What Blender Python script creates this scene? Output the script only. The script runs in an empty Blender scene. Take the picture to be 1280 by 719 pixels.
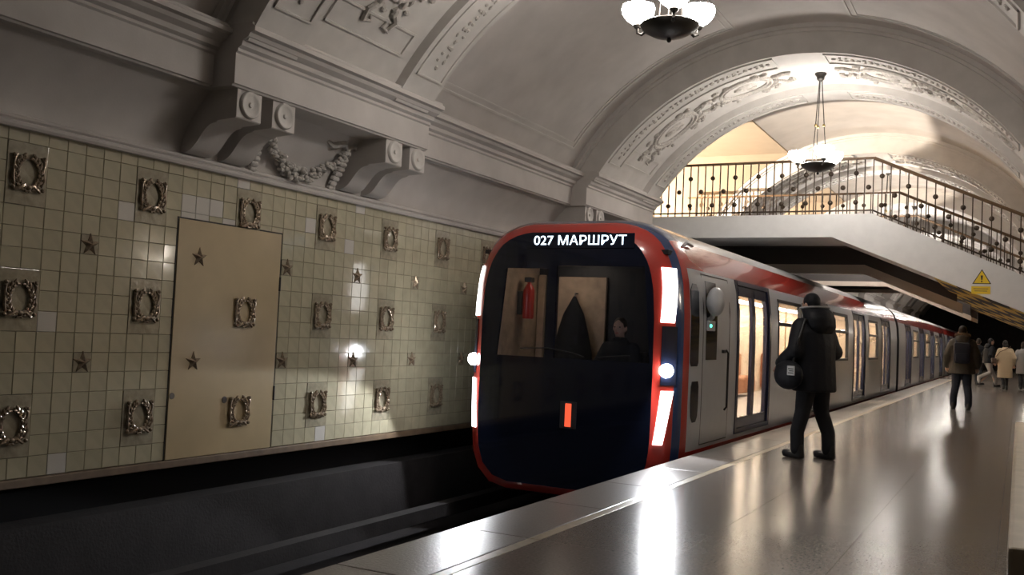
import bpy, bmesh, math, random
from mathutils import Vector, Matrix, Quaternion
random.seed(7)
R = math.radians
C = bpy.context.scene.collection
scene = bpy.context.scene

# ------------------------------------------------------------------ camera, world, exposure
F, YAW, PIT, ROL, EYE = 1195.96, .4893, .0452, .0457, 1.2359
fw = Vector((-math.sin(YAW)*math.cos(PIT), math.cos(YAW)*math.cos(PIT), math.sin(PIT)))
rt = Vector((math.cos(YAW), math.sin(YAW), 0)); up = rt.cross(fw)
r2 = math.cos(ROL)*rt + math.sin(ROL)*up; u2 = -math.sin(ROL)*rt + math.cos(ROL)*up
cd = bpy.data.cameras.new('camera'); cam = bpy.data.objects.new('camera', cd); C.objects.link(cam)
cam.matrix_world = Matrix(((r2.x, u2.x, -fw.x, 0), (r2.y, u2.y, -fw.y, 0), (r2.z, u2.z, -fw.z, EYE), (0, 0, 0, 1)))
cd.sensor_width = 36; cd.lens = F/1280*36; cd.clip_start = .05; cd.clip_end = 300
scene.camera = cam
w = bpy.data.worlds.new('world'); scene.world = w; w.use_nodes = True
w.node_tree.nodes['Background'].inputs[0].default_value = (.55, .5, .5, 1)
w.node_tree.nodes['Background'].inputs[1].default_value = .03
vs = scene.view_settings
vs.view_transform = 'Standard'; vs.look = 'None'; vs.gamma = 1; vs.use_curve_mapping = False; vs.exposure = 0.15
SHADE_E = 62.0          # chandelier shades
SCONCE_E = 42.0         # unseen torch lamps added on the pylons as fill
HEAD_W = 130.0          # train headlights
PASS_W = 6500.0          # lamp in the passage over the tracks

# ------------------------------------------------------------------ materials
MATS = {}
def mat(name, col, rough=.6, metal=0, spec=.5, var=0, vscale=8, bump=0, bscale=40, emit=None, es=0, coat=0, island=0, objvar=0):
    m = bpy.data.materials.new(name); m.use_nodes = True
    nt = m.node_tree; b = nt.nodes['Principled BSDF']
    b.inputs['Base Color'].default_value = (*col, 1); b.inputs['Roughness'].default_value = rough
    b.inputs['Metallic'].default_value = metal; b.inputs['Specular IOR Level'].default_value = spec
    b.inputs['Coat Weight'].default_value = coat
    if coat: b.inputs['Coat Roughness'].default_value = .05
    if emit: b.inputs['Emission Color'].default_value = (*emit, 1); b.inputs['Emission Strength'].default_value = es
    src = None
    if var or bump:
        tc = nt.nodes.new('ShaderNodeTexCoord')
    if var:
        n = nt.nodes.new('ShaderNodeTexNoise'); n.inputs['Scale'].default_value = vscale; n.inputs['Detail'].default_value = 6
        nt.links.new(tc.outputs['Object'], n.inputs['Vector'])
        r = nt.nodes.new('ShaderNodeValToRGB')
        r.color_ramp.elements[0].position = .3; r.color_ramp.elements[1].position = .7
        r.color_ramp.elements[0].color = (*[c*(1-var) for c in col], 1); r.color_ramp.elements[1].color = (*[min(1, c*(1+var)) for c in col], 1)
        nt.links.new(n.outputs['Fac'], r.inputs['Fac']); src = r.outputs['Color']
    if island or objvar:
        hs = nt.nodes.new('ShaderNodeHueSaturation'); mp = nt.nodes.new('ShaderNodeMapRange')
        if island: g = nt.nodes.new('ShaderNodeNewGeometry'); o = g.outputs['Random Per Island']; a = island
        else: g = nt.nodes.new('ShaderNodeObjectInfo'); o = g.outputs['Random']; a = objvar
        mp.inputs['To Min'].default_value = 1-a; mp.inputs['To Max'].default_value = 1+a
        nt.links.new(o, mp.inputs['Value']); nt.links.new(mp.outputs[0], hs.inputs['Value'])
        if src: nt.links.new(src, hs.inputs['Color'])
        else: hs.inputs['Color'].default_value = (*col, 1)
        src = hs.outputs['Color']
    if src: nt.links.new(src, b.inputs['Base Color'])
    if bump:
        n2 = nt.nodes.new('ShaderNodeTexNoise'); n2.inputs['Scale'].default_value = bscale; n2.inputs['Detail'].default_value = 4
        nt.links.new(tc.outputs['Object'], n2.inputs['Vector'])
        bp = nt.nodes.new('ShaderNodeBump'); bp.inputs['Strength'].default_value = bump; bp.inputs['Distance'].default_value = .02
        nt.links.new(n2.outputs['Fac'], bp.inputs['Height']); nt.links.new(bp.outputs[0], b.inputs['Normal'])
    MATS[name] = m
    return m
def glass(name, tint, refl=.08, rough=.02):
    m = bpy.data.materials.new(name); m.use_nodes = True; nt = m.node_tree
    for n in list(nt.nodes): nt.nodes.remove(n)
    out = nt.nodes.new('ShaderNodeOutputMaterial'); t = nt.nodes.new('ShaderNodeBsdfTransparent'); t.inputs[0].default_value = (*tint, 1)
    g = nt.nodes.new('ShaderNodeBsdfGlossy'); g.inputs['Roughness'].default_value = rough; g.inputs['Color'].default_value = (.9, .92, .95, 1)
    lw = nt.nodes.new('ShaderNodeLayerWeight'); lw.inputs['Blend'].default_value = .5
    pw = nt.nodes.new('ShaderNodeMath'); pw.operation = 'POWER'; pw.inputs[1].default_value = 5; nt.links.new(lw.outputs['Facing'], pw.inputs[0])
    fr = nt.nodes.new('ShaderNodeMath'); fr.operation = 'MULTIPLY_ADD'; fr.inputs[1].default_value = .8; fr.inputs[2].default_value = .03; nt.links.new(pw.outputs[0], fr.inputs[0])
    mx = nt.nodes.new('ShaderNodeMixShader')
    nt.links.new(fr.outputs[0], mx.inputs[0]); nt.links.new(t.outputs[0], mx.inputs[1]); nt.links.new(g.outputs[0], mx.inputs[2]); nt.links.new(mx.outputs[0], out.inputs[0])
    MATS[name] = m
    return m
plaster = mat('plaster', (.55, .52, .5), .75, var=.08, vscale=2.5, bump=.05, bscale=60)
plaster_rib = mat('plaster_rib', (.6, .575, .55), .7, var=.06, vscale=5)
plaster_orn = mat('plaster_ornament', (.5, .47, .44), .7, var=.25, vscale=30)
cream = mat('cream_plaster', (.3, .24, .175), .8, var=.04, vscale=3)
tile_m = mat('glazed_tile', (.47, .435, .315), .14, var=.1, vscale=6, bump=.04, bscale=14, objvar=.05, coat=.3)
tile_s = mat('glazed_tile_field', (.47, .435, .315), .14, var=.1, vscale=6, bump=.04, bscale=14, island=.05, coat=.3)
tile_w = mat('pale_tile', (.62, .6, .56), .1, coat=.4)
plaque_m = mat('plaque_glaze', (.37, .335, .25), .1, var=.2, vscale=14, bump=.25, bscale=12, coat=.6)
bronze = mat('bronze_relief', (.36, .28, .2), .22, metal=.35, var=.45, vscale=40, coat=.5)
grout = mat('grout', (.17, .155, .125), .9)
brownstrip = mat('brown_strip', (.16, .11, .07), .6, var=.2)
doormat = mat('door_paint', (.5, .4, .25), .28, var=.09, vscale=2.2)
dark = mat('dark_metal', (.012, .012, .014), .5)
darkwall = mat('dark_concrete', (.02, .017, .018), .8, var=.3, vscale=4, bump=.2)  # near-black concrete, mottled at random
black = mat('recess_shade', (.008, .008, .01), .9)  # shade of the recess below the tiles, put into the colour
granite = mat('polished_granite', (.15, .131, .119), .21, spec=.32, var=.22, vscale=60, objvar=.07, bump=.015, bscale=9)
granite_e = mat('edge_granite', (.19, .172, .16), .28, spec=.4, var=.25, vscale=70, objvar=.1, bump=.12, bscale=60)
paleline = mat('pale_line', (.36, .3, .21), .35, var=.15, vscale=20)
joint = mat('joint', (.1, .088, .08), .8)
marble = mat('beige_marble', (.5, .43, .32), .3, var=.15, vscale=5)
red = mat('train_red', (.42, .035, .025), .22, coat=.5)
blue = mat('train_blue', (.025, .05, .14), .22, coat=.5)
tgrey = mat('train_grey', (.46, .48, .52), .3, coat=.3, var=.03)
troof = mat('train_roof', (.4, .41, .43), .35, var=.1)
mask = mat('mask_black', (.008, .011, .026), .06, spec=.6)
navy = mat('door_navy', (.018, .022, .05), .25)
led = mat('led_white', (1, 1, 1), .3, emit=(1, .96, .93), es=4.5)
headlamp = mat('headlamp', (1, 1, 1), .3, emit=(.93, .97, 1), es=60)
signem = mat('sign_glow', (.8, .9, 1), .3, emit=(.75, .9, 1), es=2.2)
redem = mat('red_emblem', (.8, .1, .05), .3, emit=(1, .12, .05), es=.9)
greenem = mat('green_lamp', (.1, .8, .5), .3, emit=(.1, 1, .6), es=3)
saloonlamp = mat('saloon_lamp', (1, 1, 1), .4, emit=(1, .88, .7), es=42)
liner = mat('saloon_liner', (.62, .5, .38), .6)
seatm = mat('seat_fabric', (.3, .12, .05), .8)
cabtan = mat('cab_tan', (.5, .36, .24), .6, var=.2)
cablamp = mat('cab_lamp', (1, .85, .65), .4, emit=(1, .8, .55), es=14)
extred = mat('extinguisher_red', (.4, .02, .015), .3)
wind = glass('windshield_glass', (.72, .74, .8))
pane_g = glass('pane_glass', (.86, .85, .84))
darkglass = mat('dark_glass', (.01, .012, .02), .08, spec=.6)
bridgep = mat('bridge_paint', (.72, .725, .73), .5, var=.03)
bronze_rail = mat('rail_bronze', (.05, .034, .022), .45, metal=.3, var=.2, vscale=30)
railtop = mat('rail_wood', (.14, .085, .045), .45)
stepm = mat('step_granite', (.25, .22, .2), .5, var=.2, vscale=50)
beamm = mat('beam_paint', (.8, .71, .63), .6)
yellow = mat('sign_yellow', (.85, .6, .03), .45)
signblk = mat('sign_black', (.01, .01, .01), .6)
shade_m = mat('shade_glow', (1, 1, 1), .4, emit=(1, .93, .85), es=SHADE_E)
chand = mat('chandelier_bronze', (.06, .055, .05), .4, metal=.6)
chbrass = mat('chandelier_brass', (.3, .22, .1), .35, metal=.8)
railsteel = mat('rail_steel', (.2, .18, .17), .35, metal=.9)
sleeper = mat('sleeper_wood', (.03, .025, .022), .9)
skin = mat('skin', (.45, .27, .2), .55)
jblack = mat('black_nylon', (.006, .007, .011), .55, spec=.25, bump=.3, bscale=14)
trblack = mat('black_trousers', (.008, .009, .013), .85, bump=.1)
shoeblk = mat('black_leather', (.012, .012, .014), .4)
hairblk = mat('black_hair', (.012, .01, .01), .6, bump=.4, bscale=60)
hairbrn = mat('brown_hair', (.025, .016, .012), .6, bump=.4, bscale=60)
olive = mat('olive_parka', (.06, .05, .038), .7, bump=.2)
fur = mat('fur_trim', (.16, .11, .07), .95, bump=1, bscale=120)
greytrim = mat('grey_trim', (.3, .3, .31), .7)
jeans = mat('dark_jeans', (.012, .016, .03), .85)
greytr = mat('grey_trousers', (.3, .28, .27), .85)
coatbeige = mat('beige_coat', (.42, .34, .24), .85, bump=.1)
coatgrey = mat('grey_coat', (.28, .28, .29), .85)
bagbrown = mat('brown_bag', (.06, .03, .02), .5)
bpnavy = mat('navy_backpack', (.012, .016, .035), .7)
tagw = mat('white_tag', (.55, .56, .56), .6)

def hazard():
    m = mat('hazard_paint', (.6, .45, .05), .6); nt = m.node_tree; b = nt.nodes['Principled BSDF']
    tc = nt.nodes.new('ShaderNodeTexCoord'); mp = nt.nodes.new('ShaderNodeMapping'); mp.inputs['Rotation'].default_value = (0, 0, R(20)); mp.inputs['Scale'].default_value = (1.4, .4, 0)
    wv = nt.nodes.new('ShaderNodeTexChecker'); wv.inputs['Scale'].default_value = 2.0; rp = nt.nodes.new('ShaderNodeValToRGB')
    rp.color_ramp.interpolation = 'CONSTANT'; rp.color_ramp.elements[0].color = (.012, .011, .01, 1); rp.color_ramp.elements[1].position = .5; rp.color_ramp.elements[1].color = (.75, .55, .12, 1)
    nt.links.new(tc.outputs['Object'], mp.inputs[0]); nt.links.new(mp.outputs[0], wv.inputs[0]); nt.links.new(wv.outputs['Fac'], rp.inputs[0]); nt.links.new(rp.outputs[0], b.inputs['Base Color'])
    return m
hazard_m = hazard()

# ------------------------------------------------------------------ mesh helpers
class MB:
    def __init__(s): s.v = []; s.f = []; s.m = []; s.mi = 0
    def add(s, vs, fs):
        o = len(s.v); s.v += [tuple(p) for p in vs]; s.f += [tuple(i+o for i in f) for f in fs]; s.m += [s.mi]*len(fs); return s
    def box(s, x0, x1, y0, y1, z0, z1):
        return s.add([(x0,y0,z0),(x1,y0,z0),(x1,y1,z0),(x0,y1,z0),(x0,y0,z1),(x1,y0,z1),(x1,y1,z1),(x0,y1,z1)],
                     [(0,3,2,1),(4,5,6,7),(0,1,5,4),(1,2,6,5),(2,3,7,6),(3,0,4,7)])
    def bbox(s, x0, x1, y0, y1, z0, z1, b):            # box with chamfered edges
        bm = bmesh.new(); bmesh.ops.create_cube(bm, size=1)
        for v in bm.verts: v.co = Vector(((x0+x1)/2+v.co.x*(x1-x0), (y0+y1)/2+v.co.y*(y1-y0), (z0+z1)/2+v.co.z*(z1-z0)))
        bmesh.ops.bevel(bm, geom=bm.edges[:], offset=b, segments=2, profile=.6, affect='EDGES')
        bm.verts.index_update(); s.add([v.co[:] for v in bm.verts], [[v.index for v in f.verts] for f in bm.faces]); bm.free(); return s
    def loft(s, rings, close=True, caps=True):
        n = len(rings[0]); vs = [p for r in rings for p in r]; fs = []
        for i in range(len(rings)-1):
            for j in range(n if close else n-1):
                k = (j+1) % n; fs.append((i*n+j, i*n+k, (i+1)*n+k, (i+1)*n+j))
        if caps: fs.append(tuple(range(n))[::-1]); fs.append(tuple(range((len(rings)-1)*n, len(rings)*n)))
        return s.add(vs, fs)
    def extrude(s, prof, axis, a, b):                  # closed 2-D profile swept along an axis
        def P(p, t): return (t, p[0], p[1]) if axis == 0 else ((p[0], t, p[1]) if axis == 1 else (p[0], p[1], t))
        return s.loft([[P(p, a) for p in prof], [P(p, b) for p in prof]])
    def tube(s, pts, r, n=8, caps=True):
        pts = [Vector(p) for p in pts]; rr = r if isinstance(r, (list, tuple)) else [r]*len(pts); rings = []; nrm = None
        for i, p in enumerate(pts):
            t = (pts[min(i+1, len(pts)-1)]-pts[max(i-1, 0)]).normalized()
            if nrm is None: nrm = t.orthogonal().normalized()
            nrm = (nrm - t*nrm.dot(t)).normalized(); b = t.cross(nrm)
            rings.append([p+(nrm*math.cos(2*math.pi*k/n)+b*math.sin(2*math.pi*k/n))*rr[i] for k in range(n)])
        return s.loft(rings, True, caps)
    def lathe(s, prof, c, n=20, axis='z', a0=0, closed=False):
        rings = []
        for k in range(n):
            a = 2*math.pi*k/n + a0
            rings.append([{'z': (c[0]+r*math.cos(a), c[1]+r*math.sin(a), c[2]+h), 'x': (c[0]+h, c[1]+r*math.cos(a), c[2]+r*math.sin(a)), 'y': (c[0]+r*math.sin(a), c[1]+h, c[2]+r*math.cos(a))}[axis] for r, h in prof])
        m = len(prof); vs = [p for r in rings for p in r]; fs = []
        for i in range(n):
            k = (i+1) % n
            for j in range(m-1): fs.append((i*m+j, k*m+j, k*m+j+1, i*m+j+1))
        return s.add(vs, fs)
    def ball(s, c, r, seg=10, rings=6, rot=None):
        r = (r, r, r) if not isinstance(r, (tuple, list)) else r; vs = []; fs = []
        for i in range(rings+1):
            t = math.pi*i/rings
            for j in range(seg):
                a = 2*math.pi*j/seg; v = Vector((r[0]*math.sin(t)*math.cos(a), r[1]*math.sin(t)*math.sin(a), r[2]*math.cos(t)))
                if rot: v = rot @ v
                vs.append((c[0]+v.x, c[1]+v.y, c[2]+v.z))
        for i in range(rings):
            for j in range(seg):
                k = (j+1) % seg; fs.append((i*seg+j, i*seg+k, (i+1)*seg+k, (i+1)*seg+j) if 0 < i < rings-1 else ((i*seg+j, (i+1)*seg+k, (i+1)*seg+j) if i == 0 else (i*seg+j, i*seg+k, (i+1)*seg+j)))
        return s.add(vs, fs)
    def mesh(s, name, mats, smooth=False):
        me = bpy.data.meshes.new(name); me.from_pydata(s.v, [], s.f)
        for m in (mats if isinstance(mats, list) else [mats]): me.materials.append(m)
        if isinstance(mats, list): me.polygons.foreach_set('material_index', s.m)
        bm = bmesh.new(); bm.from_mesh(me); bmesh.ops.remove_doubles(bm, verts=bm.verts, dist=1e-6); bmesh.ops.recalc_face_normals(bm, faces=bm.faces); bm.to_mesh(me); bm.free()
        if smooth:
            me.shade_smooth()
            try: me.set_sharp_from_angle(angle=R(40))
            except Exception: pass
        me.update(); return me
    def build(s, name, mats, parent=None, smooth=False):
        return place(name, s.mesh(name, mats, smooth), parent)
def place(name, me, parent=None, loc=None):
    o = bpy.data.objects.new(name, me); C.objects.link(o)
    if parent is not None:
        o.parent = parent
        if parent.type == 'EMPTY' and loc is None: o.matrix_parent_inverse = Matrix.Translation(-Vector(parent.location))
    if loc is not None: o.location = loc
    return o
def tag(o, label=None, cat=None, group=None, kind=None):
    if label: o['label'] = label
    if cat: o['category'] = cat
    if group: o['group'] = group
    if kind: o['kind'] = kind
    return o
def thing(name, label, cat, loc=(0, 0, 0), group=None):
    o = bpy.data.objects.new(name, None); C.objects.link(o); o.location = loc; o.empty_display_size = .2
    return tag(o, label, cat, group)
def copy_tree(o, parent=None):
    c = o.copy(); C.objects.link(c)
    if parent: c.parent = parent
    for ch in list(o.children): copy_tree(ch, c)
    return c
def struct(name, mb, m, label=None, cat=None, smooth=False):
    o = mb.build(name, m, None, smooth); return tag(o, label, cat, None, 'structure')

# ------------------------------------------------------------------ dimensions
XE, XW = -3.08, -6.65           # platform edge, tiled wall
YN, YF = -8.0, 76.0             # hall ends
VX, VZ, RV, RS, RC = -2.85, 1.81, 3.89, 3.49, 3.6    # vault axis and radii: bays, rib bands, rib centre
RIB0, PITCH, RIBW, BLKW = -1.5, 7.5, 2.8, 3.0
def cyl(phi, y, r): return (VX+r*math.sin(phi), y, VZ+r*math.cos(phi))
def phi_at(r, z): return math.acos((z-VZ)/r)
BY0, BY1, BZ = 16.7, 20.7, 3.45                      # bridge over the tracks
# openings of the vault where the bridges come in
ZP = 5.35
CUTS = [(17.3, 20.9), (24.8, 28.4)]

# ------------------------------------------------------------------ platform floor
fl = struct('floor', MB().box(XE+.02, 3.0, YN, YF, -1.25, -.02), joint, 'polished grey granite platform along the track', 'floor')
def piece(name, sx, sy, sz, m, bev=.004):
    mb = MB().bbox(-sx/2, sx/2, -sy/2, sy/2, -sz, 0, bev); return mb.mesh(name, m)
edge_me = piece('edge_slab', .5, 1.196, .1, granite_e, .008)
y = -2.0
while y < 46:
    place('edge_slab', edge_me, fl, (XE+.25, y+.6, 0)); y += 1.2
line_me = piece('pale_strip', .07, 2.39, .06, paleline, .003)
y = -2.0
while y < 46:
    place('pale_strip', line_me, fl, (XE+.54, y+1.2, 0)); y += 2.4
sl_me = piece('floor_slab', .798, 1.198, .06, granite, .0012)
x0 = XE+.58
for i in range(7):
    y = -2.0 - (.6 if i % 2 else 0)
    while y < (46 if i < 5 else 30):
        place('floor_slab', sl_me, fl, (x0+.4+i*.8, y+.6, 0)); y += 1.2
far = MB().box(XE, 3.0, 46, YF, -.05, 0); far.build('far_slabs', granite, fl)
MB().box(XE, 3.0, YN, -2, -.05, 0).build('near_slabs', granite, fl)
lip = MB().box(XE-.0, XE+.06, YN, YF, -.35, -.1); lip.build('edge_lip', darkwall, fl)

# ------------------------------------------------------------------ track bed
bed = struct('track_bed', MB().box(-6.9, XE+.06, YN, YF, -1.4, -1.25), darkwall, 'dark track bed below the platform edge', 'track bed')
TX = -4.56
slp = MB().bbox(-1.3, 1.3, -.12, .12, 0, .1, .02).mesh('sleeper', sleeper)
for k in range(34): place('sleeper', slp, bed, (TX, -3+k*.62, -1.25))
for s in (-1, 1):
    pr = [(-.07, 0), (.07, 0), (.07, .015), (.012, .035), (.012, .1), (.035, .115), (.035, .15), (-.035, .15), (-.035, .115), (-.012, .1), (-.012, .035), (-.07, .015)]
    MB().extrude([(TX+s*.76+a, -1.15+b) for a, b in pr], 1, YN, YF).build('rail', railsteel, bed)
MB().box(-6.28, -6.12, YN, YF, -1.05, -.9).build('contact_rail_cover', darkwall, bed)

# ------------------------------------------------------------------ tiled wall beyond the track
wall = struct('wall_left', MB().box(-7.0, XW-.012, YN, YF, -.1, 2.66), grout, 'track wall of pale glazed tiles with bronze wreaths and stars', 'wall')
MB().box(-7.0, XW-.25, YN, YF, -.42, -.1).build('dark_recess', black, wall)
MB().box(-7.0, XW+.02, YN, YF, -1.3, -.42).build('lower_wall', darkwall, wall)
MB().bbox(XW-.03, XW+.03, YN, YF, -.115, -.05, .008).build('brown_strip', brownstrip, wall)
TW, TH = 1.18/7, .1583
Y0, Z0 = 4.61-TW, .1125
DY0, DY1, DZ1 = 6.09, 7.46, 2.12                    # flush service door
def tile_mesh(w_, h_, m, name='tile'):
    b = .003; x = .0
    vs_ = [(-.015, -w_/2, -h_/2), (-.015, w_/2, -h_/2), (-.015, w_/2, h_/2), (-.015, -w_/2, h_/2)]
    vs_ += [(x-.004, -w_/2, -h_/2), (x-.004, w_/2, -h_/2), (x-.004, w_/2, h_/2), (x-.004, -w_/2, h_/2)]
    vs_ += [(x, -w_/2+b, -h_/2+b), (x, w_/2-b, -h_/2+b), (x, w_/2-b, h_/2-b), (x, -w_/2+b, h_/2-b)]
    fs_ = [(8, 9, 10, 11)]
    for a, c in ((0, 4), (4, 8)):
        for i in range(4): fs_.append((a+i, a+(i+1) % 4, c+(i+1) % 4, c+i))
    me = bpy.data.meshes.new(name); me.from_pydata(vs_, [], fs_); me.materials.append(m); me.update(); return me
tme = tile_mesh(TW-.0025, TH-.0025, tile_m); tmw = tile_mesh(TW-.0025, TH-.0025, tile_w)
field = MB(); count = 0
cells = []
for c in range(-28, 72):
    for r_ in range(-1, 16):
        k, j = divmod(c, 7)
        zc_ = Z0+TH*(r_+.5); yc_ = Y0+TW*(c+.5)
        if j in (0, 1) and r_ in (0, 1, 2, 6, 7, 8, 12, 13, 14): continue
        if j == 4 and r_ in (4, 10): continue
        if DY0 < yc_ < DY1 and zc_ < DZ1: continue
        cells.append((c, r_, yc_, zc_))
for c, r_, yc_, zc_ in cells:
    h_ = TH; z_ = zc_
    if r_ == 15: h_ = TH
    rx, rz = random.gauss(0, .006), random.gauss(0, .008)
    near = c >= -1 and count < 290
    if near and -.05 < zc_:
        pale = (c, r_) in ((10, 13), (11, 13), (13, 12), (14, 13), (20, 13), (12, 13)) or random.random() < .012
        o = place('tile', tmw if pale else tme, wall, (XW, yc_, z_)); o.rotation_euler = (0, rx, rz); count += 1
    else:
        a = .004; w2, h2 = TW/2-.00125, h_/2-.00125
        p = [(-w2, -h2), (w2, -h2), (w2, h2), (-w2, h2)]
        def q(dx, yy, zz): return (XW+dx+zz*rx-yy*rz, yc_+yy, z_+zz)
        field.add([q(-.015, *t) for t in p]+[q(-.004, *t) for t in p]+[q(0, t[0]*.965, t[1]*.962) for t in p],
                  [(8, 9, 10, 11)]+[(a_+i, a_+(i+1) % 4, b_+(i+1) % 4, b_+i) for a_, b_ in ((0, 4), (4, 8)) for i in range(4)])
for c in range(10, 18):                      # cut tiles along the top of the door
    if c % 7 in (0, 1): continue
    o = place('tile', tmw if c in (10, 11, 13) else tme, wall, (XW, Y0+TW*(c+.5), (DZ1+Z0+TH*13)/2)); o.scale = (1, 1, (Z0+TH*13-DZ1)/TH)
me = bpy.data.meshes.new('tile_field'); me.from_pydata(field.v, [], field.f); me.materials.append(tile_s); me.update()
fo = place('tile_field', me, wall); fo['kind'] = 'stuff'

# wreath and star reliefs
def wreath_mesh():
    mb = MB(); W_, H_ = .1, .125
    def leaf(c, ang, l, w_, d): mb.ball(c, (d, l, w_), 6, 4, Matrix.Rotation(ang, 3, 'X'))
    for s in (-1, 1):
        for i in range(9):
            t = i/8; a = -math.pi/2 + t*math.pi*.86
            yy, zz = s*W_*math.cos(a)*(1.0 if t < .7 else .95), H_*math.sin(a)
            tang = math.atan2(H_*math.cos(a), -s*W_*math.sin(a))
            for d in (-.45, .45): leaf((.02, yy+.012*math.cos(tang+d*3), zz+.012*math.sin(tang+d*3)), tang+d, .03, .013, .014)
            mb.ball((.03, yy, zz), .01, 6, 4)
        # outer ribbon scrolls and corner knobs
        mb.tube([(.012, s*.112, -.1), (.022, s*.128, -.05), (.016, s*.122, .03), (.022, s*.126, .09), (.016, s*.1, .128)], [.012, .014, .01, .014, .01], 6)
        for z_ in (-.122, .12): mb.ball((.022, s*.122, z_), .017, 8, 5)
        mb.tube([(.018, 0, -.115), (.03, s*.04, -.1), (.026, s*.08, -.128), (.014, s*.105, -.14)], [.018, .016, .014, .012], 6)
    mb.ball((.03, 0, -.112), (.02, .028, .022), 8, 5)
    return mb.mesh('wreath', bronze, True)
def star_mesh(r=.092):
    mb = MB(); vs_ = [(.04, 0, 0)]
    for i in range(10):
        a = math.pi/2+i*math.pi/5; q_ = r if i % 2 == 0 else r*.42; vs_.append((.006, q_*math.cos(a), q_*math.sin(a)))
    vs_ += [(-.004, y_, z_) for _, y_, z_ in vs_[1:]]
    fs_ = [(0, 1+i, 1+(i+1) % 10) for i in range(10)]+[(1+i, 11+i, 11+(i+1) % 10, 1+(i+1) % 10) for i in range(10)]
    return mb.add(vs_, fs_).mesh('star', bronze)
wme, sme = wreath_mesh(), star_mesh()
pl_me = MB().bbox(-.015, .004, -TW+.002, TW-.002, -TH*1.5+.002, TH*1.5-.002, .004).mesh('plaque', plaque_m)
sp_me = MB().bbox(-.015, .004, -TW/2+.002, TW/2-.002, -TH/2+.002, TH/2-.002, .004).mesh('star_tile', plaque_m)
door = struct('door_1', MB().box(XW-.06, XW-.02, DY0, DY1, -.06, DZ1), dark, 'flush cream service door with bronze stars and wreaths on tiled wall', 'door')
leaf_ = MB().bbox(XW-.03, XW+.012, DY0+.014, DY1-.014, -.045, DZ1-.014, .004).build('door_leaf', doormat, door)
fr_ = MB().box(XW-.03, XW+.004, DY0, DY0+.01, -.06, DZ1).box(XW-.03, XW+.004, DY1-.01, DY1, -.06, DZ1).box(XW-.03, XW+.004, DY0, DY1, DZ1-.01, DZ1)
fr_.build('door_frame', dark, door)
for z_ in (.5, 1.6): MB().tube([(XW+.012, DY1-.006, z_-.07), (XW+.012, DY1-.006, z_+.07)], .012, 8).build('hinge', dark, door)
MB().lathe([(0, .004), (.028, .004), (.03, 0)], (XW+.012, 6.14, .52), 12, 'x').build('lock_plate', railsteel, door)
MB().lathe([(0, .005), (.03, .005), (.034, 0)], (XW+.012, 6.78, .46), 12, 'x').build('lock_cover', railsteel, door)
for k in range(-1, 7):
    for r_ in range(3):
        yc_, zc_ = 4.61+1.18*k, Z0+TH*(1.5+6*r_)
        if k == 2 and r_ < 2: place('wreath', wme, door, (XW+.012, yc_, zc_)); continue
        p = place('wreath_plaque', pl_me, wall, (XW, yc_, zc_)); place('wreath', wme, p, (.004, 0, 0.012))
    for r_ in range(2):
        yc_, zc_ = 4.61+1.18*k+TW*3.5, Z0+TH*(4.5+6*r_)
        if k == 1: place('star', sme, door, (XW+.012, yc_-.02, zc_)); continue
        p = place('star_tile', sp_me, wall, (XW, yc_, zc_)); place('star', sme, p, (.004, 0, 0))

# ------------------------------------------------------------------ entablature over the tiled wall
trim = struct('trim_1', MB().extrude([(XW-.3, 2.58), (XW+.05, 2.58), (XW+.06, 2.6), (XW+.06, 2.62), (XW+.035, 2.635), (XW+.05, 2.65), (XW+.05, 2.67), (XW+.01, 2.685), (XW-.3, 2.685)], 1, YN, YF), plaster, 'grey plaster moulding and cove above the tiled wall', 'moulding')
cove = [(XW-.3, 2.68), (XW, 2.68)]
for i in range(1, 9):
    t = i/8; cove.append((XW+.34*t**1.9, 2.68+.54*t))
cove += [(XW+.34, 3.26), (XW-.3, 3.26)]
MB().extrude(cove, 1, YN, YF).build('cove', plaster, trim, True)
def cornice(xf, y0, y1, nm):
    p = [(-6.95, 3.22), (xf-.03, 3.22), (xf-.02, 3.235), (xf, 3.24), (xf, 3.5), (xf+.02, 3.515), (xf+.02, 3.54), (xf+.06, 3.56), (xf+.07, 3.6), (xf+.13, 3.63), (xf+.15, 3.66), (xf+.2, 3.67), (xf+.2, 3.71), (xf+.17, 3.73), (xf+.17, 3.75), (-6.95, 3.75)]
    return MB().extrude(p, 1, y0, y1).build(nm, plaster, trim)
YC0 = YN
blocks = []
k = 0
while RIB0+PITCH*k < YF-4:
    a = RIB0+PITCH*k; b = a+BLKW; blocks.append((a, b)); k += 1
prev = YN
for i, (a, b) in enumerate(blocks):
    if i-1 in (2, 3): cornice_ok = False
    else: cornice_ok = True
    if cornice_ok: cornice(-6.2, prev, a-.025, 'recessed_cornice')
    cornice(-5.95, a-.025, b, 'projecting_cornice'); prev = b
# consoles: scrolled brackets in pairs with a rosette on each end
def console_mesh():
    mb = MB(); pr = []
    pr = [(.0, -.54), (.03, -.53), (.12, -.49), (.22, -.43), (.32, -.36), (.4, -.315), (.5, -.3), (.6, -.29), (.615, -.27), (.615, 0), (-.05, 0), (-.05, -.54)]
    n = []
    for i in range(20):                    # S curve under the bracket
        t = i/19; n.append((.02+.38*t, -.54+.25*(t-.13*math.sin(2*math.pi*t))))
    pr = [(-.05, -.54)]+n+[(.42, -.275), (.62, -.265), (.63, -.255), (.63, -.01), (-.05, -.01)]
    return mb.extrude([(a, b) for a, b in pr], 1, -.15, .15).mesh('console', plaster, True)
cme = console_mesh()
ros = MB().lathe([(.0, .03), (.018, .028), (.024, .012), (.055, .01), (.085, .022), (.098, .03), (.11, .03), (.12, .02), (.122, 0)], (0, 0, 0), 24, 'x').mesh('rosette', plaster_rib, True)
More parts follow.
